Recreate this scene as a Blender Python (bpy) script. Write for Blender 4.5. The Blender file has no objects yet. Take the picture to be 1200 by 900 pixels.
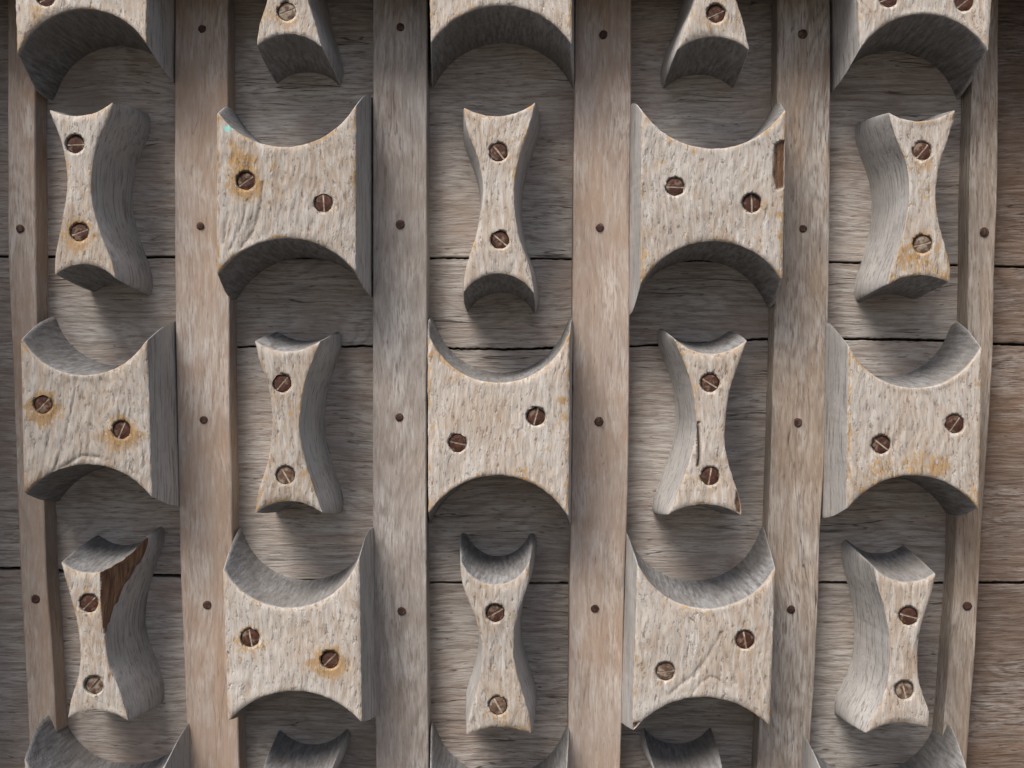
import bpy, math, random
from mathutils import Matrix, Vector, Euler, noise
from mathutils.geometry import delaunay_2d_cdt

# ------------------------------------------------------------------ camera
S = 0.0005            # metres per photo pixel on the board plane
F = 1400.0            # focal length in photo pixels (1200 wide)
D = 1400.0            # distance to the board plane, same unit
scene = bpy.context.scene
C = scene.collection
cam_d = bpy.data.cameras.new('camera'); cam = bpy.data.objects.new('camera', cam_d); C.objects.link(cam)
cam_d.sensor_width = 36.0; cam_d.lens = 36.0 * F / 1200.0
cam_d.clip_start = 0.01; cam_d.clip_end = 200
A = math.atan(20 / 1400)
cam.location = (0, -D * S, 0)
cam.rotation_euler = (math.radians(90) - A, 0, A)
scene.camera = cam
# ------------------------------------------------------------------ light
w = bpy.data.worlds.new('World'); scene.world = w; w.use_nodes = True
wn = w.node_tree; wn.nodes.clear()
sky = wn.nodes.new('ShaderNodeTexSky'); sky.sky_type = 'NISHITA'; sky.sun_disc = False
SUN_EL, SUN_AZ = 56.0, -144.0      # azimuth from +Y, clockwise: in front of the boards and to the left
sky.sun_elevation = math.radians(SUN_EL); sky.sun_rotation = math.radians(SUN_AZ)
sky.air_density = 1.0; sky.dust_density = 4.0; sky.ozone_density = 1.0
bg = wn.nodes.new('ShaderNodeBackground'); bg.inputs[1].default_value = 0.09
wo = wn.nodes.new('ShaderNodeOutputWorld')
wn.links.new(sky.outputs[0], bg.inputs[0]); wn.links.new(bg.outputs[0], wo.inputs[0])
sd = bpy.data.lights.new('sun', 'SUN'); so = bpy.data.objects.new('sun', sd); C.objects.link(so)
sd.energy = 3.0; sd.angle = math.radians(32); sd.color = (1.0, 0.955, 0.905)
e, a = math.radians(SUN_EL), math.radians(SUN_AZ)
to_sun = Vector((math.sin(a) * math.cos(e), math.cos(a) * math.cos(e), math.sin(e)))
so.rotation_euler = to_sun.to_track_quat('Z', 'Y').to_euler(); so.location = to_sun * 3
vs = scene.view_settings
vs.view_transform = 'Standard'; vs.look = 'None'; vs.gamma = 1; vs.exposure = 0.66; vs.use_curve_mapping = False

# ------------------------------------------------------------------ measuring helper
ROT = cam.rotation_euler.to_matrix()
def at(px, py, h):
    """photo pixel -> (u, v) on the plane standing h in front of the boards, in pixel units"""
    d = ROT @ Vector((px - 600, -(py - 450), -F))
    k = (D - h) / d.y
    return (d.x * k, d.z * k)

rnd = random.Random(7)
H = 113.0             # block thickness
HB = 34.0             # batten thickness

# ------------------------------------------------------------------ materials
class NT:
    def __init__(self, name):
        self.m = bpy.data.materials.new(name); self.m.use_nodes = True
        self.t = self.m.node_tree; self.t.nodes.clear()
        self.out = self.n('ShaderNodeOutputMaterial'); self.b = self.n('ShaderNodeBsdfPrincipled')
        self.l(self.b.outputs[0], self.out.inputs[0])
    def n(self, k, **kw):
        x = self.t.nodes.new(k)
        for a_, v in kw.items(): setattr(x, a_, v)
        return x
    def l(self, a_, b_): self.t.links.new(a_, b_)
    def setin(self, sock, v):
        if hasattr(v, 'is_linked'): self.l(v, sock)
        elif isinstance(v, tuple) and len(v) == 3 and sock.type == 'RGBA': sock.default_value = (*v, 1)
        else: sock.default_value = v
    def math(self, op, a_, b_=0.0, clamp=False):
        x = self.n('ShaderNodeMath', operation=op, use_clamp=clamp)
        self.setin(x.inputs[0], a_); self.setin(x.inputs[1], b_); return x.outputs[0]
    def vmath(self, op, a_, b_=(0, 0, 0)):
        x = self.n('ShaderNodeVectorMath', operation=op)
        self.setin(x.inputs[0], a_)
        if op == 'SCALE': self.setin(x.inputs[3], b_)
        else: self.setin(x.inputs[1], b_)
        return x.outputs[0]
    def noise(self, vec, scale=1.0, detail=4.0, rough=0.55, color=False, dist=0.0):
        x = self.n('ShaderNodeTexNoise'); self.setin(x.inputs['Vector'], vec)
        x.inputs['Scale'].default_value = scale; x.inputs['Detail'].default_value = detail
        x.inputs['Roughness'].default_value = rough; x.inputs['Distortion'].default_value = dist
        return x.outputs['Color' if color else 'Fac']
    def ramp(self, f, lo, hi, a_=0.0, b_=1.0, smooth=False):
        x = self.n('ShaderNodeMapRange', clamp=True)
        if smooth: x.interpolation_type = 'SMOOTHSTEP'
        self.setin(x.inputs[0], f)
        for i, v in enumerate((lo, hi, a_, b_)): x.inputs[1 + i].default_value = v
        return x.outputs[0]
    def mix(self, f, a_, b_, blend='MIX'):
        x = self.n('ShaderNodeMix', data_type='RGBA', blend_type=blend)
        self.setin(x.inputs[0], f); self.setin(x.inputs[6], a_); self.setin(x.inputs[7], b_)
        return x.outputs[2]

def coords(t, warp=0.006, wscale=12):
    tc = t.n('ShaderNodeTexCoord'); oi = t.n('ShaderNodeObjectInfo')
    off = t.vmath('SCALE', (3.1, 7.7, 5.3), oi.outputs['Random'])
    p = t.vmath('ADD', tc.outputs['Object'], off)
    wv = t.noise(p, wscale, 2, 0.5, True)
    wv = t.vmath('SUBTRACT', wv, (0.5, 0.5, 0.5))
    wv = t.vmath('SCALE', wv, warp * 2)
    return p, t.vmath('ADD', p, wv), oi.outputs['Random']

def wood(name, axis, dark, mid, light, tint, tint_amt=0.6, warp=0.008, bump=0.5, contrast=1.0, pores=0.5, bleach=0.3, grain=30, figure=150, checks=.8, fleck=.6):
    t = NT(name)
    p, q, r = coords(t, warp)
    def st(across, along): return tuple(along if i == axis else across for i in range(3))
    fib = t.noise(t.vmath('MULTIPLY', q, st(560, grain)), 1, 5, 0.66)
    fine = t.noise(t.vmath('MULTIPLY', q, st(1050, 110)), 1, 3, 0.65)
    fg = t.noise(t.vmath('MULTIPLY', q, st(20, 4)), 1, 2, .45)
    fl = t.math('SINE', t.math('ADD', t.math('MULTIPLY', fg, figure), t.math('MULTIPLY', fib, 2.5)))
    fl = t.ramp(fl, .2, 1, 0, .5)
    band = t.noise(t.vmath('MULTIPLY', q, st(75, 5)), 1, 4, 0.6)
    blot = t.noise(p, 14, 4, 0.6)
    blot2 = t.noise(t.vmath('MULTIPLY', p, st(60, 17)), 1, 5, 0.65)
    c = t.mix(t.ramp(band, .33, .67), mid, tint)
    c = t.mix(t.ramp(blot, .36, .62, 0, tint_amt, True), mid, c)
    c = t.mix(t.ramp(fib, .5 - .16 / contrast, .5, 1 * contrast * .75, 0), c, dark)
    c = t.mix(t.ramp(fib, .5, .68, 0, .7), c, light)
    c = t.mix(t.ramp(fine, .48, .32, 0, fleck), c, dark)
    c = t.mix(t.math('MULTIPLY', fl, t.ramp(blot2, .4, .6, .35, 1)), c, dark)
    # chalky bleached fibres left in patches
    bl = t.math('MULTIPLY', t.ramp(blot2, .48, .64), t.ramp(fine, .40, .60))
    c = t.mix(t.math('MULTIPLY', bl, bleach), c, (.62, .60, .57))
    po = t.noise(t.vmath('MULTIPLY', q, st(900, 130)), 1, 2, 0.5)
    pm = t.ramp(po, .34, .27, 0, pores)
    c = t.mix(pm, c, (.05, .038, .03))
    # slight value difference from one object to the next
    # brown water staining and thin drying checks along the grain
    ws = t.ramp(t.noise(t.vmath('ADD', p, (5.3, 1.7, 9.1)), 17, 5, .62), .48, .66, 0, .5, True)
    c = t.mix(ws, c, t.mix(.5, tint, dark))
    ck = t.math('ABSOLUTE', t.math('SUBTRACT', t.noise(t.vmath('MULTIPLY', q, st(110, 5)), 1, 3, .5), .5))
    ck = t.math('MULTIPLY', t.ramp(ck, .001, .008, 1, 0), t.ramp(t.noise(t.vmath('MULTIPLY', p, st(40, 10)), 1, 2, .5), .54, .60))
    c = t.mix(t.math('MULTIPLY', ck, checks), c, (.05, .04, .033))
    hsv = t.n('ShaderNodeHueSaturation'); t.l(c, hsv.inputs['Color']); t.l(t.ramp(r, 0, 1, .88, 1.12), hsv.inputs['Value'])
    c = hsv.outputs[0]
    t.l(c, t.b.inputs['Base Color'])
    t.b.inputs['Roughness'].default_value = .82
    t.b.inputs['Specular IOR Level'].default_value = .25
    h = t.math('ADD', t.math('MULTIPLY', fib, 1.0), t.math('MULTIPLY', fine, .45))
    h = t.math('SUBTRACT', h, t.math('MULTIPLY', pm, .5))
    h = t.math('SUBTRACT', h, t.math('MULTIPLY', ck, checks))
    bu = t.n('ShaderNodeBump'); bu.inputs['Strength'].default_value = bump; bu.inputs['Distance'].default_value = .0012
    t.l(h, bu.inputs['Height']); t.l(bu.outputs[0], t.b.inputs['Normal'])
    return t.m

def block_face():
    t = NT('worn_block_face')
    p, q, r = coords(t, .008, 14)
    def st(across, along): return (across, across, along)
    fib = t.noise(t.vmath('MULTIPLY', q, st(480, 44)), 1, 5, .65)
    pit = t.noise(t.vmath('MULTIPLY', q, st(560, 170)), 1, 4, .6)
    speck = t.noise(t.vmath('MULTIPLY', q, st(620, 330)), 1, 5, .75)
    blot = t.noise(p, 26, 4, .6)
    fine = t.noise(t.vmath('MULTIPLY', q, st(950, 170)), 1, 3, .65)
    c = t.mix(t.ramp(blot, .36, .64), (.425, .39, .35), (.385, .33, .275))
    c = t.mix(t.ramp(fib, .5, .33, 0, .4), c, (.33, .25, .19))
    c = t.mix(t.ramp(fib, .5, .66, 0, .75), c, (.53, .50, .46))
    fg = t.noise(t.vmath('MULTIPLY', q, st(30, 9)), 1, 2, .45)
    fl = t.ramp(t.math('SINE', t.math('ADD', t.math('MULTIPLY', fg, 110), t.math('MULTIPLY', fib, 2.5))), .2, 1, 0, .5)
    c = t.mix(t.math('MULTIPLY', fl, t.ramp(blot, .4, .6, .2, 1)), c, (.31, .22, .15))
    c = t.mix(t.ramp(pit, .38, .29, 0, .75), c, (.15, .10, .07))
    c = t.mix(t.ramp(fine, .46, .32, 0, .45), c, (.2, .155, .12))
    at_ = t.n('ShaderNodeAttribute', attribute_name='mark')
    sep = t.n('ShaderNodeSeparateColor'); t.l(at_.outputs['Color'], sep.inputs[0])
    rust, bare, crack = sep.outputs[0], sep.outputs[1], sep.outputs[2]
    # ochre: sparse specks everywhere, dense where the mesh says so (edges, screws)
    dens = t.math('ADD', t.math('MULTIPLY', rust, .30), t.ramp(t.noise(p, 34, 3, .6), .5, .72, 0, .12))
    om = t.ramp(t.math('ADD', speck, dens), .66, .76)
    c = t.mix(t.math('MULTIPLY', om, .75), c, t.mix(t.ramp(speck, .4, .6), (.22, .11, .03), (.40, .235, .07)))
    brn = t.ramp(t.noise(t.vmath('MULTIPLY', q, st(300, 130)), 1, 4, .65), .66, .72, 0, .75)
    c = t.mix(brn, c, (.13, .065, .03))
    bw = t.noise(t.vmath('MULTIPLY', q, st(500, 30)), 1, 3, .6)
    c = t.mix(bare, c, t.mix(t.ramp(bw, .35, .65), (.07, .036, .02), (.155, .088, .052)))
    c = t.mix(crack, c, (.06, .04, .03))
    c = t.mix(t.math('MULTIPLY', at_.outputs['Alpha'], .8), c, (.22, .60, .55))
    hsv = t.n('ShaderNodeHueSaturation'); t.l(c, hsv.inputs['Color']); t.l(t.ramp(r, 0, 1, .92, 1.1), hsv.inputs['Value'])
    t.l(hsv.outputs[0], t.b.inputs['Base Color'])
    t.b.inputs['Roughness'].default_value = .85; t.b.inputs['Specular IOR Level'].default_value = .2
    h = t.math('ADD', fib, t.math('MULTIPLY', t.ramp(pit, .3, .45), .7))
    h = t.math('ADD', h, t.math('MULTIPLY', fine, .4))
    bu = t.n('ShaderNodeBump'); bu.inputs['Strength'].default_value = .6; bu.inputs['Distance'].default_value = .0012
    t.l(h, bu.inputs['Height']); t.l(bu.outputs[0], t.b.inputs['Normal'])
    return t.m

def block_side():
    t = NT('grey_block_side')
    p, q, r = coords(t, .006, 18)
    sc = (420, 420, 45)
    fib = t.noise(t.vmath('MULTIPLY', q, (420, 420, 40)), 1, 5, .6)
    fine = t.noise(t.vmath('MULTIPLY', q, (1100, 1100, 300)), 1, 3, .6)
    blot = t.noise(p, 24, 4, .6)
    c = t.mix(t.ramp(blot, .35, .65), (.33, .315, .30), (.44, .42, .40))
    c = t.mix(t.ramp(fib, .5, .34, 0, .75), c, (.16, .145, .13))
    c = t.mix(t.ramp(fine, .52, .68, 0, .4), c, (.46, .46, .46))
    at_ = t.n('ShaderNodeAttribute', attribute_name='mark')
    sep = t.n('ShaderNodeSeparateColor'); t.l(at_.outputs['Color'], sep.inputs[0])
    rust, bare = sep.outputs[0], sep.outputs[1]
    eg = t.mix(t.ramp(t.noise(t.vmath('MULTIPLY', p, (520, 55, 520)), 1, 5, .7), .36, .64), (.085, .08, .078), (.29, .295, .30))
    eg = t.mix(t.ramp(blot, .38, .62, 0, .6), eg, (.10, .085, .07))
    c = t.mix(t.math('MULTIPLY', sep.outputs[2], .85), c, eg)
    sp = t.noise(p, 380, 4, .7)
    om = t.ramp(t.math('ADD', sp, t.math('MULTIPLY', rust, .35)), .68, .8)
    c = t.mix(t.math('MULTIPLY', om, .7), c, (.34, .22, .08))
    bw = t.noise(t.vmath('MULTIPLY', q, (500, 500, 30)), 1, 3, .6)
    bm = t.ramp(t.math('ADD', bare, t.math('MULTIPLY', t.math('SUBTRACT', fine, .5), .3)), .4, .6)
    c = t.mix(bm, c, t.mix(t.ramp(bw, .35, .65), (.07, .036, .02), (.155, .088, .052)))
    t.l(c, t.b.inputs['Base Color'])
    t.b.inputs['Roughness'].default_value = .8; t.b.inputs['Specular IOR Level'].default_value = .25
    bu = t.n('ShaderNodeBump'); bu.inputs['Strength'].default_value = .5; bu.inputs['Distance'].default_value = .001
    t.l(t.math('ADD', fib, fine), bu.inputs['Height']); t.l(bu.outputs[0], t.b.inputs['Normal'])
    return t.m

def rusty(name, a_, b_, dirt, amt):
    t = NT(name)
    p, q, r = coords(t, .001, 200)
    n1 = t.noise(p, 420, 5, .65); n2 = t.noise(p, 230, 3, .6)
    c = t.mix(t.ramp(n1, .38, .62), a_, b_)
    c = t.mix(t.math('MULTIPLY', t.ramp(n2, .56 - amt * .2, .66 - amt * .15), .75), c, dirt)
    t.l(c, t.b.inputs['Base Color'])
    t.b.inputs['Roughness'].default_value = .7; t.b.inputs['Metallic'].default_value = 0.0; t.b.inputs['Specular IOR Level'].default_value = .25
    bu = t.n('ShaderNodeBump'); bu.inputs['Strength'].default_value = .7; bu.inputs['Distance'].default_value = .0006
    t.l(n1, bu.inputs['Height']); t.l(bu.outputs[0], t.b.inputs['Normal'])
    return t.m

M = {}
M['face'] = block_face(); M['side'] = block_side()
M['plank'] = wood('weathered_board', 0, (.19, .155, .13), (.41, .373, .335), (.52, .492, .455), (.41, .315, .25), .95, .005, .7, 1.0, .6, .4, 26, 190)
M['plank_brown'] = wood('brown_weathered_board', 0, (.10, .07, .052), (.21, .163, .135), (.31, .265, .235), (.225, .15, .105), .95, .005, .7, 1.0, .6, .35, 26, 190)
M['batten_tan'] = wood('tan_batten', 2, (.25, .18, .135), (.39, .32, .27), (.48, .44, .40), (.41, .27, .175), .75, .005, .4, .5, .35, .55, 75, 130, .35, .4)
M['batten_grey'] = wood('grey_batten', 2, (.16, .135, .115), (.35, .315, .285), (.46, .435, .41), (.36, .27, .21), .6, .004, .4, .65, .45, .55, 75, 140, .5, .45)
M['batten_brown'] = wood('brown_batten', 2, (.15, .115, .09), (.34, .29, .245), (.45, .41, .37), (.36, .255, .17), .8, .004, .45, .8, .6, .45, 60, 230)
M['screw'] = rusty('rusty_screw', (.035, .014, .009), (.085, .034, .021), (.20, .14, .10), .0)
M['screw_pale'] = rusty('pale_crusted_screw', (.07, .035, .022), (.15, .095, .065), (.30, .25, .19), .5)
M['slot'] = rusty('slot_dirt', (.30, .23, .165), (.50, .42, .33), (.16, .08, .045), .1)
M['nail'] = rusty('nail', (.03, .016, .012), (.08, .04, .028), (.15, .1, .07), .05)
M['dark'] = rusty('dark_backing', (.02, .016, .013), (.035, .03, .025), (.05, .04, .03), .1)
M['ground'] = rusty('unseen_dark_ground', (.06, .055, .05), (.10, .09, .08), (.12, .11, .10), .1)

# ------------------------------------------------------------------ mesh helpers
def P3(u, v, h): return (u * S, -h * S, v * S)
def link(name, verts, faces, mats, parent=None, origin=None, smooth=None, midx=None):
    """verts in world metres; origin moves the object's own origin there"""
    o_ = Vector(origin) if origin else Vector((0, 0, 0))
    me = bpy.data.meshes.new(name)
    me.from_pydata([tuple(Vector(p) - o_) for p in verts], [], faces)
    for m in mats: me.materials.append(m)
    if midx: me.polygons.foreach_set('material_index', midx)
    if smooth is not None:
        me.polygons.foreach_set('use_smooth', [True] * len(me.polygons))
        me.set_sharp_from_angle(angle=math.radians(smooth))
    me.update()
    ob = bpy.data.objects.new(name, me); C.objects.link(ob)
    if parent: ob.parent = parent; ob.location = o_ - parent.location
    else: ob.location = o_
    return ob
def tag(ob, label, cat, group=None):
    ob['label'] = label; ob['category'] = cat
    if group: ob['group'] = group

def interp(pts):
    """x as a smooth function of y through control points (monotone in y)"""
    pts = sorted((p[1], p[0]) for p in pts)
    ys = [p[0] for p in pts]; xs = [p[1] for p in pts]; n = len(pts)
    ms = []
    for i in range(n):
        if i == 0: m = (xs[1] - xs[0]) / (ys[1] - ys[0])
        elif i == n - 1: m = (xs[-1] - xs[-2]) / (ys[-1] - ys[-2])
        else: m = (xs[i + 1] - xs[i - 1]) / (ys[i + 1] - ys[i - 1])
        ms.append(m)
    def f(y):
        if y <= ys[0]: return xs[0] + ms[0] * (y - ys[0]) * .25
        if y >= ys[-1]: return xs[-1] + ms[-1] * (y - ys[-1]) * .25
        i = 0
        while y > ys[i + 1]: i += 1
        h = ys[i + 1] - ys[i]; s = (y - ys[i]) / h
        return ((2*s**3 - 3*s*s + 1) * xs[i] + (s**3 - 2*s*s + s) * h * ms[i]
                + (-2*s**3 + 3*s*s) * xs[i+1] + (s**3 - s*s) * h * ms[i+1])
    return f
def circle3(a_, b_, c_):
    ax, ay = a_; bx, by = b_; cx, cy = c_
    d = 2 * (ax*(by-cy) + bx*(cy-ay) + cx*(ay-by))
    ux = ((ax*ax+ay*ay)*(by-cy) + (bx*bx+by*by)*(cy-ay) + (cx*cx+cy*cy)*(ay-by)) / d
    uy = ((ax*ax+ay*ay)*(cx-bx) + (bx*bx+by*by)*(ax-cx) + (cx*cx+cy*cy)*(bx-ax)) / d
    return ux, uy, math.hypot(ax-ux, ay-uy)

TAPER = 8.0
NS, NA = 84, 60
class Shape:
    """two sides and two round scoops, measured on the front face, able to give its outline grown by o"""
    def __init__(self, left, right, top_low, bot_high, curl=0.0, ext=8.0):
        self.ext = ext
        self.fL = interp(left); self.fR = interp(right); self.curl = curl
        tl = max(left, key=lambda p: p[1]); bl = min(left, key=lambda p: p[1])
        tr = max(right, key=lambda p: p[1]); br = min(right, key=lambda p: p[1])
        self.T = circle3(tl, top_low, tr); self.B = circle3(bl, bot_high, br)
        self.y0 = {('L', 'T'): tl[1], ('R', 'T'): tr[1], ('L', 'B'): bl[1], ('R', 'B'): br[1]}
    def inset(self, side, y, o):
        if not self.curl or o <= 0: return 0.0
        a_ = max(0, (y - self.y0[(side, 'T')] + 16) / 36); b_ = max(0, (self.y0[(side, 'B')] - y + 16) / 36)
        return self.curl * (min(a_, 1.15) ** 2 + min(b_, 1.15) ** 2) * o / TAPER
    def Lo(self, y, o): return self.fL(y) - o + self.inset('L', y, o)
    def Ro(self, y, o): return self.fR(y) + o - self.inset('R', y, o)
    def arc(self, which, x, o):
        cx, cy, r = self.T if which == 'T' else self.B
        d = min(abs(x - cx) / r, .985 if not self.curl else .955)
        s = math.sqrt(1 - d * d) * r
        e = 0 if self.curl or o <= 0 else self.ext * math.sin(math.pi * min(1, o / TAPER)) * max(0, (d - .55) / .4) ** 2
        o = o * (1.75 if self.curl else 1.35) + e
        return cy - s + o if which == 'T' else cy + s - o
    def corner(self, side, which, o):
        y = self.y0[(side, which)]
        for _ in range(40):
            x = self.Lo(y, o) if side == 'L' else self.Ro(y, o)
            y = y * .5 + .5 * self.arc(which, x, o)
        return x, y
    def ring(self, o, rounding=1):
        tr = self.corner('R', 'T', o); br = self.corner('R', 'B', o)
        bl = self.corner('L', 'B', o); tl = self.corner('L', 'T', o)
        pts = []
        for i in range(NA):                                   # top, right to left
            k = i / NA; x = tr[0] + (tl[0] - tr[0]) * k
            y = self.arc('T', x, o)
            pts.append((x, y))
        for i in range(NS):
            y = tl[1] + (bl[1] - tl[1]) * i / NS; pts.append((self.Lo(y, o), y))
        for i in range(NA):
            k = i / NA; x = bl[0] + (br[0] - bl[0]) * k
            pts.append((x, self.arc('B', x, o)))
        for i in range(NS):
            y = br[1] + (tr[1] - br[1]) * i / NS; pts.append((self.Ro(y, o), y))
        n = len(pts)
        for _ in range(rounding):
            pts = [((pts[i-1][0] + 2*pts[i][0] + pts[(i+1) % n][0]) / 4, (pts[i-1][1] + 2*pts[i][1] + pts[(i+1) % n][1]) / 4) for i in range(n)]
        return pts

def inside(p, poly):
    x, y = p; c = False; j = len(poly) - 1
    for i in range(len(poly)):
        xi, yi = poly[i]; xj, yj = poly[j]
        if (yi > y) != (yj > y) and x < (xj - xi) * (y - yi) / (yj - yi) + xi: c = not c
        j = i
    return c
def segd(p, a_, b_):
    vx, vy = b_[0]-a_[0], b_[1]-a_[1]; L2 = vx*vx + vy*vy or 1
    k = max(0, min(1, ((p[0]-a_[0])*vx + (p[1]-a_[1])*vy) / L2))
    return math.hypot(p[0]-a_[0]-k*vx, p[1]-a_[1]-k*vy)

SR = 10.2
def screw_mesh():
    v, f = [], []
    n = 14; g = .95; r = 10.0
    a0 = math.asin(g / r)
    for s in (1, -1):                                    # two D shaped lands either side of the slot
        base = len(v); ring = []
        for k in range(n + 1):
            t_ = a0 + (math.pi - 2 * a0) * k / n
            ring.append((r * math.cos(t_), s * r * math.sin(t_)))
        for (x, y) in ring: v.append((x * S, -0.2 * S, y * S))
        for (x, y) in ring:
            yy = s * max(g, abs(y) * .9); v.append((x * .9 * S, -2.2 * S, yy * S))
        for (x, y) in ring:
            yy = s * max(g, abs(y) * .55); v.append((x * .55 * S, -2.9 * S, yy * S))
        for L in range(2):
            for k in range(n):
                q = [base + L*(n+1) + k, base + L*(n+1) + k+1, base + (L+1)*(n+1) + k+1, base + (L+1)*(n+1) + k]
                f.append(q if s < 0 else q[::-1])
        cap = [base + 2*(n+1) + k for k in range(n + 1)]
        f.append(cap if s < 0 else cap[::-1])
        b2 = len(v)                                       # slot wall
        c0, c1 = base + n, base
        f.append([base, base + (n+1), base + 2*(n+1), base + 2*(n+1) + n, base + (n+1) + n, base + n])
    me = bpy.data.meshes.new('screw'); me.from_pydata(v, [], f); me.validate()
    # slot floor
    sv = [(-9.2*S, -1.9*S, -1.4*S), (9.2*S, -1.9*S, -1.4*S), (9.2*S, -1.9*S, 1.4*S), (-9.2*S, -1.9*S, 1.4*S), (0, -2.3*S, -1.4*S), (0, -2.3*S, 1.4*S)]
    sm = bpy.data.meshes.new('slot'); sm.from_pydata(sv, [], [(0, 4, 5, 3), (4, 1, 2, 5)]); sm.materials.append(M['slot'])
    return me, sm
SCREW, SLOT = screw_mesh()
SCREW.materials.append(M['screw'])
SCREW_P = SCREW.copy(); SCREW_P.materials.clear(); SCREW_P.materials.append(M['screw_pale'])
SLOT_P = SLOT.copy(); SLOT_P.materials.clear(); SLOT_P.materials.append(M['screw_pale'])

def make_block(name, label, cat, group, left, right, top_low, bot_high, screws=(), rounding=1,
               bare=(), cracks=(), ochre=1.0, ext=8.0, facet=None, patches=(), teal=None, relief=1.0, thick=H):
    """all measures are photo pixels on the block's front face"""
    L_ = [at(x, y, thick) for x, y in left]; R_ = [at(x, y, thick) for x, y in right]
    sh = Shape(L_, R_, at(*top_low, thick), at(*bot_high, thick), 8.0 if name == 'hourglass_block' else 0.0, ext)
    rings_o = [(-.9, thick), (0, thick - 1.3), (TAPER * .05, thick - 6), (TAPER * .14, thick * .86), (TAPER * .28, thick * .72), (TAPER * .4, thick * .6), (TAPER * .55, thick * .45), (TAPER * .8, thick * .2), (TAPER, 0.3)]
    seed = rnd.random() * 100
    rings = []
    for i, (o, h) in enumerate(rings_o):
        rg = sh.ring(o, 2 if i < 2 else int(2 + rounding * (1 - h / thick) * 2))
        out = []
        for (x, y) in rg:
            a1 = noise.noise((x * .16, y * .16, seed)) * (.55 if i < 2 else .3)
            a2 = noise.noise((x * .16, y * .16, seed + 9)) * (.55 if i < 2 else .3)
            out.append((x + a1, y + a2, h))
        rings.append(out)
    n = len(rings[0])
    front = [(p[0], p[1]) for p in rings[0]]
    cx = sum(p[0] for p in front) / n; cy = sum(p[1] for p in front) / n
    sc = [at(s[0], s[1], thick) for s in screws]
    pat = [(*at(p[0], p[1], thick), p[2], p[3]) for p in patches]
    teal = at(*teal, thick) if teal else None
    bare_ = [([at(x, y, thick) for x, y in poly]) for poly in bare]
    cr = [([at(x, y, thick) for x, y in pl], wd, dp) for pl, wd, dp in cracks]
    xs = [p[0] for p in front]; ys = [p[1] for p in front]
    pts = list(front); hole_rings = []
    edges = [(i, (i + 1) % n) for i in range(n)]
    for s in sc:
        b0 = len(pts)
        for k in range(20):
            rr = SR + noise.noise((s[0] + math.cos(k), s[1] + math.sin(k), k)) * .9
            pts.append((s[0] + rr * math.cos(k * math.pi / 10), s[1] + rr * math.sin(k * math.pi / 10)))
        edges += [(b0 + k, b0 + (k + 1) % 20) for k in range(20)]
        hole_rings.append(b0)
    if facet:
        fa_, fb_ = at(*facet[0], thick), at(*facet[1], thick)
        for k in range(1, 60):
            f_ = k / 60; pts.append((fa_[0] + (fb_[0]-fa_[0])*f_ + .05, fa_[1] + (fb_[1]-fa_[1])*f_))
    for pl, wd, dp in cr:
        for (xa, ya), (xb, yb) in zip(pl, pl[1:]):
            L2 = math.hypot(xb - xa, yb - ya); m_ = max(2, int(L2 / 1.1))
            for k in range(m_):
                f_ = k / m_; nx, ny = -(yb - ya) / L2, (xb - xa) / L2
                for off in (-wd * .55, 0, wd * .55):
                    q_ = (xa + (xb - xa) * f_ + nx * off + .01 * k, ya + (yb - ya) * f_ + ny * off)
                    if inside(q_, front) and all(math.hypot(q_[0]-p_[0], q_[1]-p_[1]) > SR + 1.6 for p_ in sc) and all(abs(q_[0]-p_[0]) + abs(q_[1]-p_[1]) > 2 for p_ in front): pts.append(q_)
    st = 1.9; y = min(ys)
    row = 0
    vis = cam is not None
    while y < max(ys):
        # crossings of this row with the outline, to fill between them
        xc = []
        for i in range(n):
            (x1, y1), (x2, y2) = front[i], front[(i + 1) % n]
            if (y1 > y) != (y2 > y): xc.append(x1 + (x2 - x1) * (y - y1) / (y2 - y1))
        xc.sort()
        for k in range(0, len(xc) - 1, 2):
            x = math.ceil((xc[k] + 1.2) / st) * st + (st / 2 if row % 2 else 0)
            while x < xc[k + 1] - 1.2:
                if all((x - s[0])**2 + (y - s[1])**2 > (SR + 1.6)**2 for s in sc):
                    pts.append((x, y))
                x += st
        y += st * .9; row += 1
    res = delaunay_2d_cdt([Vector(p) for p in pts], edges, [], 0, 1e-5)
    V2, F2 = res[0], res[2]
    orig = res[3]
    newidx = {}
    for i, o in enumerate(orig):
        for k in o: newidx[k] = i
    verts = []; marks = []
    # distance to outline by coarse bucket
    bucket = {}
    for p in front: bucket.setdefault((int(p[0] // 16), int(p[1] // 16)), []).append(p)
    for i, v in enumerate(V2):
        x, y = v
        dmin = 99
        bx, by = int(x // 16), int(y // 16)
        for ii in (-1, 0, 1):
            for jj in (-1, 0, 1):
                for p in bucket.get((bx + ii, by + jj), ()):
                    d = math.hypot(p[0]-x, p[1]-y)
                    if d < dmin: dmin = d
        wx = noise.noise((x*.018, y*.018, seed)) * 9
        h = thick
        f1 = noise.noise(((x + wx) * .085, y * .012, seed)) * .9
        f2 = noise.noise(((x + wx) * .42, y * .075, seed + 4)) * .75
        f3 = noise.noise((x * .02, y * .02, seed + 8)) * 1.6
        fade = min(1, dmin / 5)
        h += (f1 + f2) * relief * (.35 + .65 * fade) + f3 * fade
        h -= .5 * max(0, 1 - dmin / 3)
        rs = 0.0
        for k, s in enumerate(sc):
            d = math.hypot(s[0]-x, s[1]-y)
            amt = screws[k][3] if len(screws[k]) > 3 else .3
            drip = 1.0 if y > s[1] else .7
            rs = max(rs, amt * max(0, 1 - max(0, d * drip - SR) / 13))
            if d < SR + 2.4: h -= .25 * (1 - max(0, d - SR) / 2.4)
        en = .5 + noise.noise((x * .035, y * .035, seed + 30))
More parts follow.
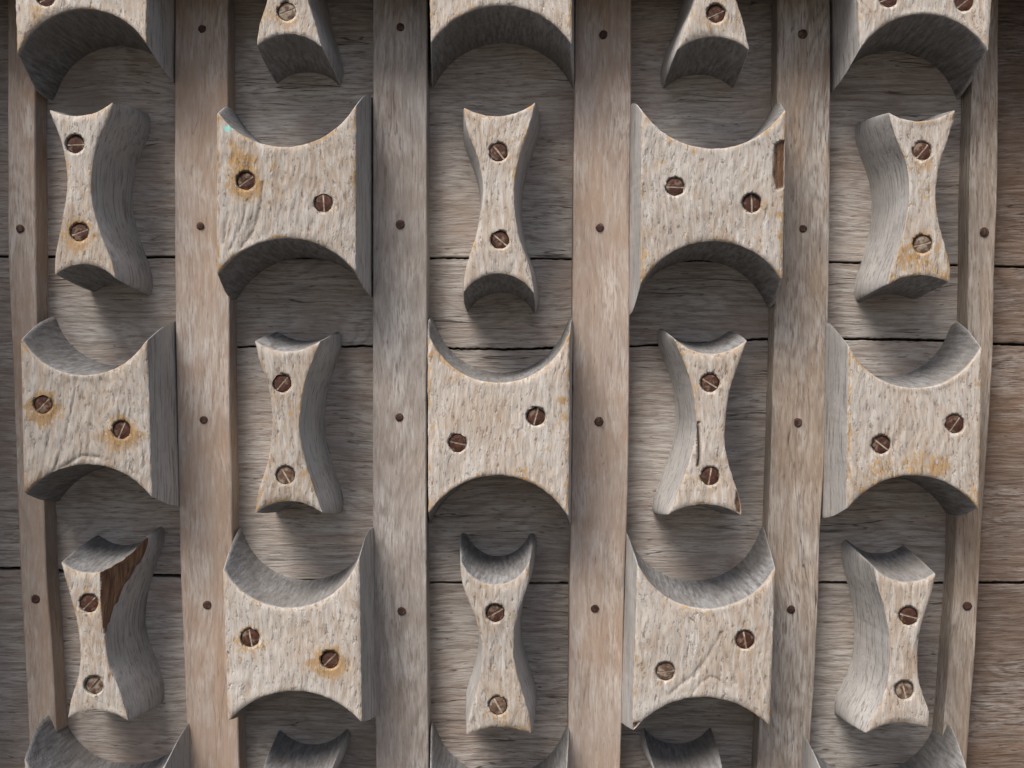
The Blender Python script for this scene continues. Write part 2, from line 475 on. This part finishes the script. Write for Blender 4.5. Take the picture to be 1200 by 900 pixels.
        rs = max(rs, ochre * .8 * max(0, 1 - dmin / 5) * max(0, en))
        rs = max(rs, ochre * .4 * max(0, noise.noise((x * .05, y * .02, seed + 50)) - .15) * 1.8)
        for (px_, py_, pr, pa) in pat:
            rs = max(rs, pa * .95 * max(0, 1 - (math.hypot(px_-x, py_-y) / pr) ** 2))
        te = 1.0 if teal and math.hypot(teal[0]-x + noise.noise((x*.4, y*.4, 0))*2, teal[1]-y) < 3.6 else 0.0
        br = 0.0
        for poly in bare_:
            if inside((x + noise.noise((x*.2, y*.2, 1)) * 2, y), poly):
                k_ = min(1, min(segd((x, y), poly[q_-1], poly[q_]) for q_ in range(len(poly)) if not (max(poly[q_-1][0], poly[q_][0]) > max(xs) - 4 and min(poly[q_-1][0], poly[q_][0]) > max(xs) - 9)) / 2.5)
                br = k_; h -= 3.2 * k_ + noise.noise((x * .5, y * .08, 2)) * 1.2 * k_
        ck = 0.0
        for pl, wd, dp in cr:
            d = min(segd((x + 0, y), pl[k], pl[k+1]) for k in range(len(pl)-1))
            g_ = max(0, 1 - d / wd)
            if g_ > 0: h -= dp * g_; ck = max(ck, g_ * min(1, (dp / 4) ** 1.6))
        if i in (): pass
        verts.append(P3(x, y, h)); marks.append((min(1, rs), br, ck, te))
    def cut(k):
        (xa, ya), (xb, yb) = fa; p = verts[k]; x, y, h = p[0] / S, p[2] / S, -p[1] / S
        if y < yb or h < thick * .5: return
        d = x - (xb + (xa - xb) * (y - yb) / (ya - yb))
        lim = thick - facet[2] * d
        if d > 0 and h > lim: verts[k] = P3(x, y, lim); marks[k] = (0, 1, 0)
    if facet:
        fa = [at(*facet[0], thick), at(*facet[1], thick)]
        for k in range(len(verts)): cut(k)
    # keep only triangles that lie inside the outline and outside the holes
    faces = []; midx = []
    for f in F2:
        mx = sum(V2[k][0] for k in f) / len(f); my = sum(V2[k][1] for k in f) / len(f)
        if any((mx - s[0])**2 + (my - s[1])**2 < (SR - .6)**2 for s in sc): continue
        if not inside((mx, my), front): continue
        a_, b_, c_ = [V2[k] for k in f[:3]]
        cr_ = (b_[0]-a_[0])*(c_[1]-a_[1]) - (b_[1]-a_[1])*(c_[0]-a_[0])
        faces.append(list(f) if cr_ > 0 else list(f)[::-1]); midx.append(0)
    # rings down the sides; ring 0 is the outline already in the fill
    prev = [newidx[i] for i in range(n)]
    for ri in range(1, len(rings)):
        cur = []
        for vi, (x, y, h) in enumerate(rings[ri]):
            eg = 1.0 if (vi < NA or NA + NS <= vi < 2 * NA + NS) else 0.0
            if ri == 1: eg = 0.0
            k = len(verts); verts.append(P3(x, y, h)); cur.append(k)
            fr = 1 - h / thick
            br = 0.0
            rs = ochre * (.55 if ri == 1 else (.35 if ri == 2 else 0)) * max(0, .6 + noise.noise((x*.04, y*.04, seed + 30)))
            for poly in bare_:
                k2 = 1 - .0 * fr
                lo = min(q[1] for q in poly); hi = max(q[1] for q in poly)
                if len(poly) > 6 and ri <= 3 and lo + fr * 60 < y < hi + 4 and x > cx and inside((x - 8 - fr * 10, y), poly): br = 1.0
            marks.append((rs, br, eg))
            if facet: cut(k)
        for i in range(n):
            j = (i + 1) % n
            faces.append([prev[i], cur[i], cur[j], prev[j]]); midx.append(0 if ri == 1 else 1)
        prev = cur
    faces.append(prev[::-1]); midx.append(1)
    # bores for the screws
    for b0, s in zip(hole_rings, sc):
        top = [newidx[b0 + k] for k in range(20)]
        base = len(verts)
        for k in range(20): verts.append(P3(V2[top[k]][0], V2[top[k]][1], thick - 7)); marks.append((.6, .0, .5))
        for k in range(20):
            j = (k + 1) % 20
            faces.append([top[k], top[j], base + j, base + k]); midx.append(0)
        faces.append([base + k for k in range(20)]); midx.append(0)
    org = P3(cx, cy, 0)
    ob = link(name, verts, faces, [M['face'], M['side']], None, org, 38, midx)
    ca = ob.data.color_attributes.new('mark', 'FLOAT_COLOR', 'POINT')
    flat = []
    for m in marks: flat += [m[0], m[1], m[2], m[3] if len(m) > 3 else 0.0]
    ca.data.foreach_set('color', flat)
    tag(ob, label, cat, group)
    for k, s in enumerate(sc):
        q = screws[k]; pale = len(q) > 4 and q[4]
        so_ = bpy.data.objects.new('screw', SCREW_P if pale else SCREW); C.objects.link(so_)
        so_.parent = ob
        so_.location = Vector(P3(s[0], s[1], thick - 2.9 - rnd.random() * 1.4)) - Vector(org)
        so_.rotation_euler = (rnd.uniform(-.04, .04), -math.radians(q[2]), rnd.uniform(-.04, .04))
        if pale: so_['label'] = 'screw head crusted with pale dirt'
        sl = bpy.data.objects.new('slot', SLOT_P if (pale and q[4] > 1) else SLOT); C.objects.link(sl); sl.parent = so_
    return ob

# ------------------------------------------------------------------ wall of boards behind everything
wall = bpy.data.objects.new('plank_wall', None); C.objects.link(wall)
tag(wall, 'wall of grey weathered horizontal boards behind the battens and carved blocks', 'wall')
def slab(name, top, bottom, h0, h1, mats, parent=None, step=6, origin=None, wob=.5, bevel=1.2, horizontal=True):
    """a board with uneven long edges. top/bottom: functions along its length (u) -> v, or left/right along v"""
    pass
def board(x0, x1, ytop, ybot, h=0.0, drop=14, wob=.7, name='plank', jag=0.0, mat='plank', xb0=None, xb1=None):
    """photo pixels; ytop / ybot are lists of (x, y); top surface at height h"""
    def ev(pl, x):
        if x <= pl[0][0]: return pl[0][1]
        for (xa, ya), (xb, yb) in zip(pl, pl[1:]):
            if x <= xb: return ya + (yb - ya) * (x - xa) / (xb - xa)
        return pl[-1][1]
    seed = rnd.random() * 50
    n = max(2, int((x1 - x0) / 4)); xb0 = x0 if xb0 is None else xb0; xb1 = x1 if xb1 is None else xb1
    verts, faces = [], []
    top_e, bot_e = [], []
    for i in range(n + 1):
        x = x0 + (x1 - x0) * i / n
        x_ = xb0 + (xb1 - xb0) * i / n
        w1 = noise.noise((x * .05, seed, 0)) * wob + noise.noise((x * .3, seed, 5)) * (.35 + jag)
        w2 = noise.noise((x * .05, seed + 5, 0)) * wob + noise.noise((x * .3, seed + 7, 5)) * (.35 + jag)
        top_e.append(at(x, ev(ytop, x) + w1 + .55, h)); bot_e.append(at(x_, ev(ybot, x_) + w2 - .55, h))
    prof = [(0, -drop), (0, -.9), (.8, 0)]            # in from the edge, height
    lines = []
    for inn, hh in prof: lines.append([(u, v - inn, h + hh) for u, v in top_e])
    m = 26
    for k in range(1, m):
        f = k / m
        ln = []
        for (u, v), (u2, v2) in zip(top_e, bot_e):
            vv = v + (v2 - v) * f
            cup = noise.noise((u * .004, vv * .02, seed)) * 1.2
            ln.append((u, vv, h + cup))
        lines.append(ln)
    for inn, hh in prof[::-1]: lines.append([(u, v + inn, h + hh) for u, v in bot_e])
    for ln in lines:
        for (u, v, z) in ln: verts.append(P3(u, v, z))
    w_ = n + 1
    for r in range(len(lines) - 1):
        for i in range(n):
            faces.append([r*w_ + i, (r+1)*w_ + i, (r+1)*w_ + i + 1, r*w_ + i + 1])
    a_ = at((x0 + x1) / 2, (ev(ytop, (x0+x1)/2) + ev(ybot, (x0+x1)/2)) / 2, h)
    return link(name, verts, faces, [M[mat]], wall, P3(a_[0], a_[1], 0), 40)
XL, XR, YT, YB = -170, 1370, -190, 1090
SPL = 236
board(XL, SPL - .6, [(XL, YT)], [(XL, 299), (0, 299.5), (SPL, 300.5)])
board(XL, SPL - .6, [(XL, 301), (0, 301.5), (SPL, 302.5)], [(XL, 664), (20, 665), (150, 672), (SPL, 674)])
board(XL, SPL - .6, [(XL, 667), (20, 668), (150, 675), (SPL, 677)], [(XL, YB)])
E1 = ([(SPL, 300.5), (600, 302), (900, 305), (1060, 308.5), (1200, 312), (XR, 316)], [(SPL, 302), (600, 303.5), (900, 306.7), (1060, 310.3), (1200, 314), (XR, 318)])
E2 = ([(SPL, 406), (430, 405), (520, 407.5), (600, 408.5), (660, 407), (740, 405), (830, 401), (890, 396.5), (970, 396), (1060, 397), (1110, 398.5), (1160, 402), (XR, 407)],
      [(SPL, 407.5), (430, 406.3), (520, 409), (600, 410.3), (660, 408.4), (740, 406.3), (830, 402.6), (890, 398.2), (970, 397.9), (1060, 399), (1110, 400.5), (1160, 404.2), (XR, 409)])
E3 = ([(SPL, 677), (430, 681), (600, 683), (960, 682), (1200, 682), (XR, 682)], [(SPL, 678.5), (430, 682.4), (600, 684.4), (960, 684), (1200, 684.3), (XR, 684)])
def seam(y): return -13 + (1157 + (1151 - 1157) * (y + 190) / 500 if y < 310 else (1151 - 16 * (y - 310) / 372 if y < 682 else 1135 - 30 * (y - 682) / 408))
for top, bot, ya, yb, hh, jg in (([(SPL, YT)], E1[0], YT, 310, .6, 0), (E1[1], E2[0], 310, 400, 0, .9), (E2[1], E3[0], 400, 682, .4, .5), (E3[1], [(SPL, YB)], 682, YB, 0, 0)):
    board(SPL + .6, seam(ya) - .8, top, bot, h=hh, jag=jg, xb1=seam(yb) - .8)
    board(seam(ya) + .8, XR, top, bot, h=hh - .3, jag=jg, xb0=seam(yb) + .8, mat='plank_brown')
a0, a1 = at(XL, YT, -14), at(XR, YB, -14)
bv = [P3(a0[0], a1[1], -14), P3(a1[0], a1[1], -14), P3(a1[0], a0[1], -14), P3(a0[0], a0[1], -14)]
bv += [P3(a0[0], a1[1], -30), P3(a1[0], a1[1], -30), P3(a1[0], a0[1], -30), P3(a0[0], a0[1], -30)]
link('backing_board', bv, [(0, 1, 2, 3), (7, 6, 5, 4), (4, 5, 1, 0), (5, 6, 2, 1), (6, 7, 3, 2), (7, 4, 0, 3)], [M['dark']], wall)

# ------------------------------------------------------------------ battens
def batten(label, left, right, mat, nails):
    fl = interp([at(x, y, HB) for x, y in left]); fr = interp([at(x, y, HB) for x, y in right])
    v0, v1 = at(0, YT, HB)[1], at(0, YB, HB)[1]
    seed = rnd.random() * 60; n = 260
    cols = 16; verts, faces = [], []
    for i in range(n + 1):
        v = v0 + (v1 - v0) * i / n
        l = fl(v) + noise.noise((v * .02, seed, 1)) * .35 + noise.noise((v * .3, seed, 9)) * .15
        r = fr(v) + noise.noise((v * .02, seed, 4)) * .35 + noise.noise((v * .3, seed, 7)) * .15
        row = [(l - .4, -1), (l - .2, HB * .5), (l, HB - 1.2), (l + 1.1, HB)]
        for k in range(1, cols):
            x = l + 1.1 + (r - l - 2.2) * k / cols
            row.append((x, HB + noise.noise((x * .09, v * .01, seed)) * .9 + noise.noise((x * .3, v * .02, seed)) * .4))
        row += [(r - 1.1, HB), (r, HB - 1.2), (r + .2, HB * .5), (r + .4, -1)]
        for x, h in row: verts.append(P3(x, v, h))
    w_ = cols + 7
    for i in range(n):
        for k in range(w_ - 1):
            faces.append([i*w_ + k, (i+1)*w_ + k, (i+1)*w_ + k + 1, i*w_ + k + 1])
    faces.append([k for k in range(w_)]); faces.append([n * w_ + k for k in range(w_)][::-1])
    mid = (fl(0) + fr(0)) / 2
    ob = link('batten', verts, faces, [mat], None, P3(mid, 0, 0), 40)
    tag(ob, label, 'batten', 'vertical battens over the boards')
    org = Vector(ob.location)
    for (x, y) in nails:
        u, v = at(x, y, HB)
        nv, nf = [], []
        r = 4.1 + rnd.random() * .9
        for h, rr in ((0, 1.12), (.5, 1.0), (1.1, .8)):
            for k in range(10):
                q = k * math.pi / 5; j = 1 + rnd.uniform(-.09, .09)
                nv.append(P3(u + r*rr*j*math.cos(q), v + r*rr*j*math.sin(q), HB + .6 + h))
        for L in range(2):
            for k in range(10): nf.append([L*10 + k, L*10 + (k+1) % 10, (L+1)*10 + (k+1) % 10, (L+1)*10 + k])
        nf.append([20 + k for k in range(10)])
        link('nail', nv, nf, [M['nail']], ob, P3(u, v, HB))
    return ob
batten('narrow tan batten at the far left edge, left of the first column of blocks',
       [(9, YT), (9, 0), (10, 300), (16, 450), (22, 620), (24, 675), (32, 825), (40, YB)],
       [(41, YT), (41, 107), (41.5, 250), (43, 370), (52, 605), (54, 670), (60, 750), (65.5, 850), (74, YB)],
       M['batten_tan'], [(24, 268), (42, 702)])
batten('wide orange tan batten with whitish scuffs between first and second columns of blocks',
       [(205, YT), (205, 100), (205, 300), (208, 500), (211, 640), (215, 750), (219, 855), (227, YB)],
       [(267, YT), (267, 115), (269, 355), (269, 450), (271, 550), (272, 622), (279, 850), (286, YB)],
       M['batten_tan'], [(237, 34), (235, 265), (239, 492), (243, 709)])
batten('greyish batten between second and third columns, plainest and straightest of the battens',
       [(437, YT), (437, 112), (437, 300), (437, 450), (437, 600), (438, 675), (440, 850), (445, YB)],
       [(501, YT), (500.5, 112), (500, 225), (500.5, 375), (499.5, 475), (499.5, 610), (500, 670), (502, 870), (505, YB)],
       M['batten_grey'], [(469, 32), (469, 263), (468, 489), (471, 716)])
batten('pinkish tan batten right of the middle column of blocks',
       [(675, YT), (674, 60), (672, 225), (671, 375), (671, 450), (669, 612), (668, 675), (666, 875), (663, YB)],
       [(740, YT), (739.5, 112), (738, 225), (737.5, 400), (737, 500), (734, 625), (732, 675), (730, 775), (728, 860), (722, YB)],
       M['batten_tan'], [(707, 41), (703, 267), (702, 494), (697, 713)])
batten('grey brown batten between fourth and fifth columns of blocks',
       [(911, YT), (911, 115), (908, 362), (906, 440), (902, 575), (900, 630), (894, 780), (889, 865), (880, YB)],
       [(973, YT), (973, 100), (972.5, 225), (971, 350), (968, 450), (965.5, 550), (961, 625), (959, 700), (954, 800), (950, 862), (939, YB)],
       M['batten_brown'], [(940.5, 40), (941, 268), (935, 495), (927, 714)])
batten('narrow grey batten at the right edge beyond the last column of blocks',
       [(1141, YT), (1139, 112), (1136, 225), (1134, 380), (1121, 612), (1119, 675), (1110, 800), (1105, 860), (1090, YB)],
       [(1171, YT), (1170, 25), (1169, 212), (1165, 325), (1163, 425), (1150, 625), (1147, 687), (1142, 775), (1136, 850), (1120, YB)],
       M['batten_brown'], [(1153, 272), (1133, 710)])

# ------------------------------------------------------------------ rail across the top, just above the frame
def top_rail():
    v0 = at(600, 3, 0)[1]; v1 = v0 + 150; xa, xb = at(XL, 0, 0)[0], at(XR, 0, 0)[0]
    n = 120; verts, faces = [], []
    prof = [(v0, .5), (v0, RAIL - 3), (v0 + 3, RAIL), (v1 - 3, RAIL), (v1, RAIL - 3), (v1, .5)]
    for i in range(n + 1):
        x = xa + (xb - xa) * i / n
        for v, h in prof: verts.append(P3(x, v + noise.noise((x * .03, v * .02, 3)) * .8, h + noise.noise((x * .02, v * .02, 8)) * .8))
    m = len(prof)
    for i in range(n):
        for k in range(m):
            j = (k + 1) % m
            faces.append([i*m + k, i*m + j, (i+1)*m + j, (i+1)*m + k][::-1])
    faces.append(list(range(m))[::-1]); faces.append([n*m + k for k in range(m)])
    ob = link('top_rail', verts, faces, [M['plank']], None, P3(0, v0, 0), 40)
    tag(ob, 'dark rail across the very top edge above the top row of blocks', 'rail')
RAIL = 120
top_rail()
# side posts added out of view, to darken the left and right edges
def post(px0, px1, label):
    ua, ub = at(px0, 450, 0)[0], at(px1, 450, 0)[0]; v0 = at(600, YB, 0)[1]; v1 = at(600, 3, 0)[1] - .5
    n = 120; verts, faces = [], []
    prof = [(ua, .5), (ua, POST - 3), (ua + 3, POST), (ub - 3, POST), (ub, POST - 3), (ub, .5)]
    for i in range(n + 1):
        v = v0 + (v1 - v0) * i / n
        for u, h in prof: verts.append(P3(u + noise.noise((v * .03, u * .02, 3)) * .8, v, h + noise.noise((v * .02, u * .02, 8)) * .8))
    m = len(prof)
    for i in range(n):
        for k in range(m):
            j = (k + 1) % m
            faces.append([i*m + k, i*m + j, (i+1)*m + j, (i+1)*m + k])
    faces.append(list(range(m))); faces.append([n*m + k for k in range(m)][::-1])
    ob = link('shading_post', verts, faces, [M['batten_grey']], None, P3((ua + ub) / 2, 0, 0), 40)
    tag(ob, label, 'shading post')
POST = 240
post(-120, -38, 'thick post added out of view to shade the left edge of the boards')
post(1228, 1310, 'thick post added out of view to shade the right edge of the boards')
# unseen ground added below the boards, dark to keep light from below low
g = 30.0
link('ground', [(-g, -g, -1.1), (g, -g, -1.1), (g, g, -1.1), (-g, g, -1.1)], [(0, 1, 2, 3)], [M['ground']])['kind'] = 'structure'

# ------------------------------------------------------------------ carved blocks
GW = 'broad carved blocks scooped at top and bottom'; GS = 'slim hourglass blocks'
def wide(label, TL, TR, BR, BL, low, high, screws, **k):
    return make_block('carved_block', label, 'wooden block', GW, [TL, ((TL[0]+BL[0])/2, (TL[1]+BL[1])/2), BL], [TR, ((TR[0]+BR[0])/2, (TR[1]+BR[1])/2), BR], low, high, screws, **k)
def slim(label, left, right, low, high, screws, **k):
    return make_block('hourglass_block', label, 'hourglass block', GS, left, right, low, high, screws, **k)

# top row
wide('broad block cut by the top edge above the leftmost hourglass, arch rimmed yellow green', (17, -31), (172, -31), (171, 51), (20, 63), (95, -30), (98, 9.5), [(54, -3, 30, .3)], ochre=1.3)
slim('hourglass block cut by the top edge, left one, with a pale crusted screw head',
     [(319, -31), (313, 0), (304, 30), (301, 53)], [(356, -31), (361, 0), (370, 30), (377, 55)], (338, -30.5), (337, 39), [(336, 13, 20, .5, 1)], ochre=.9)
wide('broad block cut by the top edge at the head of the middle column', (503, -31), (670, -31), (670, 52), (505, 50), (588, -30), (588, 5.5), [], ochre=.9)
slim('hourglass block cut by the top edge, right one, with a rusty slotted screw',
     [(821, -31), (815, 0), (803, 30), (794, 58)], [(858, -31), (863, 0), (871, 25), (878, 58)], (838, -30.5), (836, 42), [(839, 16, 25, .3)], ochre=.5)
wide('broad block cut by the top edge above the rightmost hourglass, rough pitted face', (1004, -31), (1165, -31), (1158, 60), (1008, 58), (1082, -30), (1080, 15.5), [(1041, -2, 20, .2), (1130, 2, 40, .2)], ochre=1.0, relief=1.3)
# second row
slim('leftmost hourglass block of the upper full row, its grey right flank turned to view',
     [(57, 128), (65, 148), (73, 170), (78, 200), (78, 225), (72, 262), (65, 298), (64, 322)], [(132, 119), (126, 138), (112, 172), (106, 212), (108, 240), (117, 272), (130, 306), (135, 327)],
     (95, 135.5), (97, 309), [(88, 169, 2, .3), (93, 272, 20, .85)], ochre=.9, rounding=14)
wide('broad block in the second column, upper, with ochre stain and turquoise speck at top left', (254, 131), (417, 122), (417, 320), (254, 322), (333, 172), (330, 279), [(288, 212, 35, 1.0), (379, 238, 93, .35)],
     patches=[(274, 168, 11, .9), (290, 186, 14, 1.0), (286, 208, 24, 1.1), (278, 185, 16, 1.1), (284, 228, 12, .9), (320, 195, 6, .9)], ext=15, teal=(267, 150), ochre=1.3, relief=1.5, cracks=[([(283, 290), (298, 268), (306, 240), (308, 215)], 3, 1.3), ([(270, 292), (284, 262), (290, 236)], 3, 1.2), ([(262, 285), (268, 250)], 3, 1.0)])
slim('middle column upper hourglass block with two diagonal slotted screws',
     [(543, 125), (547, 150), (560, 185), (566, 215), (565, 240), (558, 275), (546, 315), (543, 343)], [(628, 119), (620, 148), (609, 182), (603, 215), (603, 245), (609, 280), (621, 315), (626, 345)],
     (584, 136), (584, 320), [(584, 178, -52, .25), (586, 281, -40, .4)], ochre=.9)
wide('broad block in the fourth column, upper, with a dark brown chip on its right edge', (752, 128), (921, 128), (917, 328), (751, 334), (836, 174), (836, 282), [(791, 219, -3, .3), (881, 238, 92, .35)],
     ext=15, patches=[(760, 140, 8, .8), (785, 165, 8, .8), (812, 178, 8, .8), (774, 195, 14, .5), (815, 195, 12, .5), (753, 300, 10, .8), (753, 325, 9, .8), (914, 250, 7, .8), (914, 275, 6, .8)], ochre=1.3, relief=1.2, bare=[[(907, 168), (914, 164), (922, 166), (922, 220), (909, 224), (905, 205)]])
slim('rightmost hourglass block of the upper full row, ochre stains near its foot',
     [(1041, 131), (1050, 160), (1062, 190), (1066, 225), (1064, 247), (1056, 285), (1043, 322), (1040, 334)], [(1120, 128), (1116, 148), (1103, 188), (1097, 222), (1099, 255), (1108, 290), (1114, 315), (1113, 331)],
     (1080, 142), (1078, 322), [(1081, 177, 50, .3), (1081.5, 286, 14, .6, 1)], patches=[(1062, 300, 22, .7), (1085, 312, 22, .7), (1063, 265, 9, .6), (1108, 322, 10, 1.0)], ochre=1.2, rounding=14)
# third row
wide('broad block at left of the middle row, yellow rings round both screws', (24, 396), (172, 397), (178, 584), (28, 580), (100, 440), (100, 544), [(50, 474, 45, 1.0), (142, 504, 66, 1.0)],
     ochre=1.0, relief=1.7, cracks=[([(60, 560), (76, 515), (86, 470), (88, 445)], 3, 1.3), ([(48, 560), (56, 520), (64, 470)], 3, 1.0), ([(72, 548), (96, 534), (116, 536)], 3, 1.2)])
slim('left hourglass block of the middle row, grey right flank wide, lower screw crusted',
     [(298, 399), (305, 425), (314, 450), (319, 487), (318, 512), (314, 540), (303, 575), (299, 602)], [(376, 399), (366, 425), (356, 455), (351, 500), (354, 525), (361, 552), (371, 582), (378, 602)],
     (334, 412), (337, 587), [(330.5, 449, 50, .4), (334.5, 557, -60, .3, 1)], ochre=1.1, rounding=9)
wide('broad block at the very centre with wavy crack at its lower right', (501, 389), (668, 387), (666, 607), (502, 603), (586, 449), (587, 557), [(536, 519, -12, .15), (628, 488, 75, .3)],
     ext=1, patches=[(661, 470, 8, .8), (662, 490, 7, .8), (649, 498, 9, .7), (640, 525, 8, .6), (506, 415, 7, .8), (504, 500, 7, .7), (530, 443, 5, .6), (612, 553, 16, .6)], ochre=1.2, relief=.9)
slim('right hourglass block of the middle row with vertical crack and broken corner',
     [(789, 395), (799, 418), (809, 445), (816, 487), (814, 515), (805, 550), (789, 590), (782, 604)], [(876, 398), (866, 425), (856, 455), (850, 495), (850, 525), (858, 557), (867, 585), (869, 604)],
     (836, 415), (828, 591), [(832, 449, -32, .3), (832, 558, 80, .5)], ochre=1.0, rounding=9,
     cracks=[([(818, 496), (819, 512), (819.5, 535), (818, 546)], 2.2, 4.0), ([(814, 534), (811, 548), (811, 556)], 2.5, 1.2)],
     bare=[[(862, 575), (866, 572), (871, 590), (871, 606), (864, 606), (860, 590)]])
wide('broad block at right of the middle row with ochre bloom over its lower arch', (994, 403), (1151, 406), (1147, 597), (993, 598), (1072, 455), (1064, 557), [(1033, 521, -38, .25), (1119, 497, 55, .15)],
     patches=[(1075, 545, 26, .8), (1100, 548, 22, 1.0), (1035, 555, 24, .7), (1018, 570, 22, .6), (1145, 450, 8, .8)], ochre=1.3, relief=1.0)
# fourth row
slim('leftmost hourglass block of the lower full row with brown broken upper right face',
     [(71, 658), (80, 690), (89, 725), (94, 765), (92, 790), (84, 818), (79, 842)], [(150, 647), (142, 668), (130, 702), (123, 742), (126, 775), (138, 805), (146, 830), (150, 845)],
     (103, 672), (110, 833), [(104, 707, 45, .5), (110, 803, 50, .2, 2)], ochre=.8, rounding=9,
     facet=((116, 668), (121, 742), 1.7))
wide('broad block in the second column, lower, yellowed ring round its right screw', (261, 666), (421, 652), (424, 848), (267, 846), (344, 713), (343, 810), [(293, 748, -80, .7), (386.5, 773, 45, 1.0)],
     ochre=.8, relief=1.1)
slim('middle column lower hourglass block with crusted lower screw',
     [(539, 645), (542, 685), (555, 718), (564, 750), (565, 775), (560, 805), (550, 838), (546, 862)], [(622, 648), (618, 685), (608, 715), (602, 745), (603, 775), (610, 805), (619, 835), (623, 860)],
     (582, 686), (585, 852), [(580.5, 718.5, 30, .35), (583.5, 827, -60, .5, 1)], ochre=.9)
wide('broad block in the fourth column, lower, with a raised triangular splinter line in its face', (747, 660), (909, 664), (902, 852), (741, 858), (830, 714), (823, 817), [(780, 787, 8, .35, 1), (873, 750, -80, .4)], ext=2,
     ochre=.8, relief=1.0, cracks=[([(845, 742), (838, 755), (826, 775), (812, 792), (795, 805), (784, 815)], 3.4, 1.1), ([(845, 742), (850, 765), (857, 785), (862, 800)], 3.4, 1.3), ([(812, 812), (822, 800), (832, 793), (843, 796), (853, 806)], 3.0, .8)],
     bare=[[(740, 846), (750, 845), (748, 853), (742, 860)]])
slim('rightmost hourglass block of the lower full row, left flank showing wide and grey',
     [(1024, 664), (1030, 690), (1037, 715), (1043, 750), (1041, 795), (1032, 825), (1021, 845), (1014, 860)], [(1097, 672), (1091, 698), (1081, 728), (1076, 755), (1076, 790), (1081, 812), (1089, 835), (1088, 853)],
     (1062, 683), (1051, 847), [(1065, 722, -15, .3), (1060, 809, -75, .3, 1)], ochre=.6, rounding=9)
# bottom row, cut by the frame
wide('broad block showing only dark scooped horns at the bottom left edge', (28, 887), (192, 898), (204, 1100), (40, 1100), (110, 948), (136, 1040), [(84, 985, 20, .3), (170, 1010, 60, .3)])
slim('hourglass block with only its two horn tips showing at the bottom, left one',
     [(305, 909), (322, 950), (328, 985), (322, 1030), (306, 1080)], [(386, 908), (368, 945), (362, 985), (368, 1035), (386, 1080)], (346, 926), (346, 1060), [(345, 955, 20, .3)], ochre=.6)
wide('broad block with only its two horns showing at the bottom of the middle column', (504, 909), (664, 908), (662, 1110), (508, 1110), (584, 962), (584, 1045), [(550, 1000, 10, .3), (625, 985, 60, .3)])
slim('hourglass block with only its two horn tips showing at the bottom, right one',
     [(768, 907), (788, 950), (793, 985), (788, 1030), (770, 1080)], [(848, 907), (828, 950), (822, 985), (828, 1035), (846, 1080)], (808, 925), (808, 1060), [(808, 958, 20, .3)], ochre=.6)
wide('broad block showing only scooped grey horns at the bottom right edge', (966, 910), (1135, 903), (1122, 1110), (958, 1110), (1050, 960), (1034, 1040), [(1000, 1005, 10, .3), (1085, 985, 60, .3)])
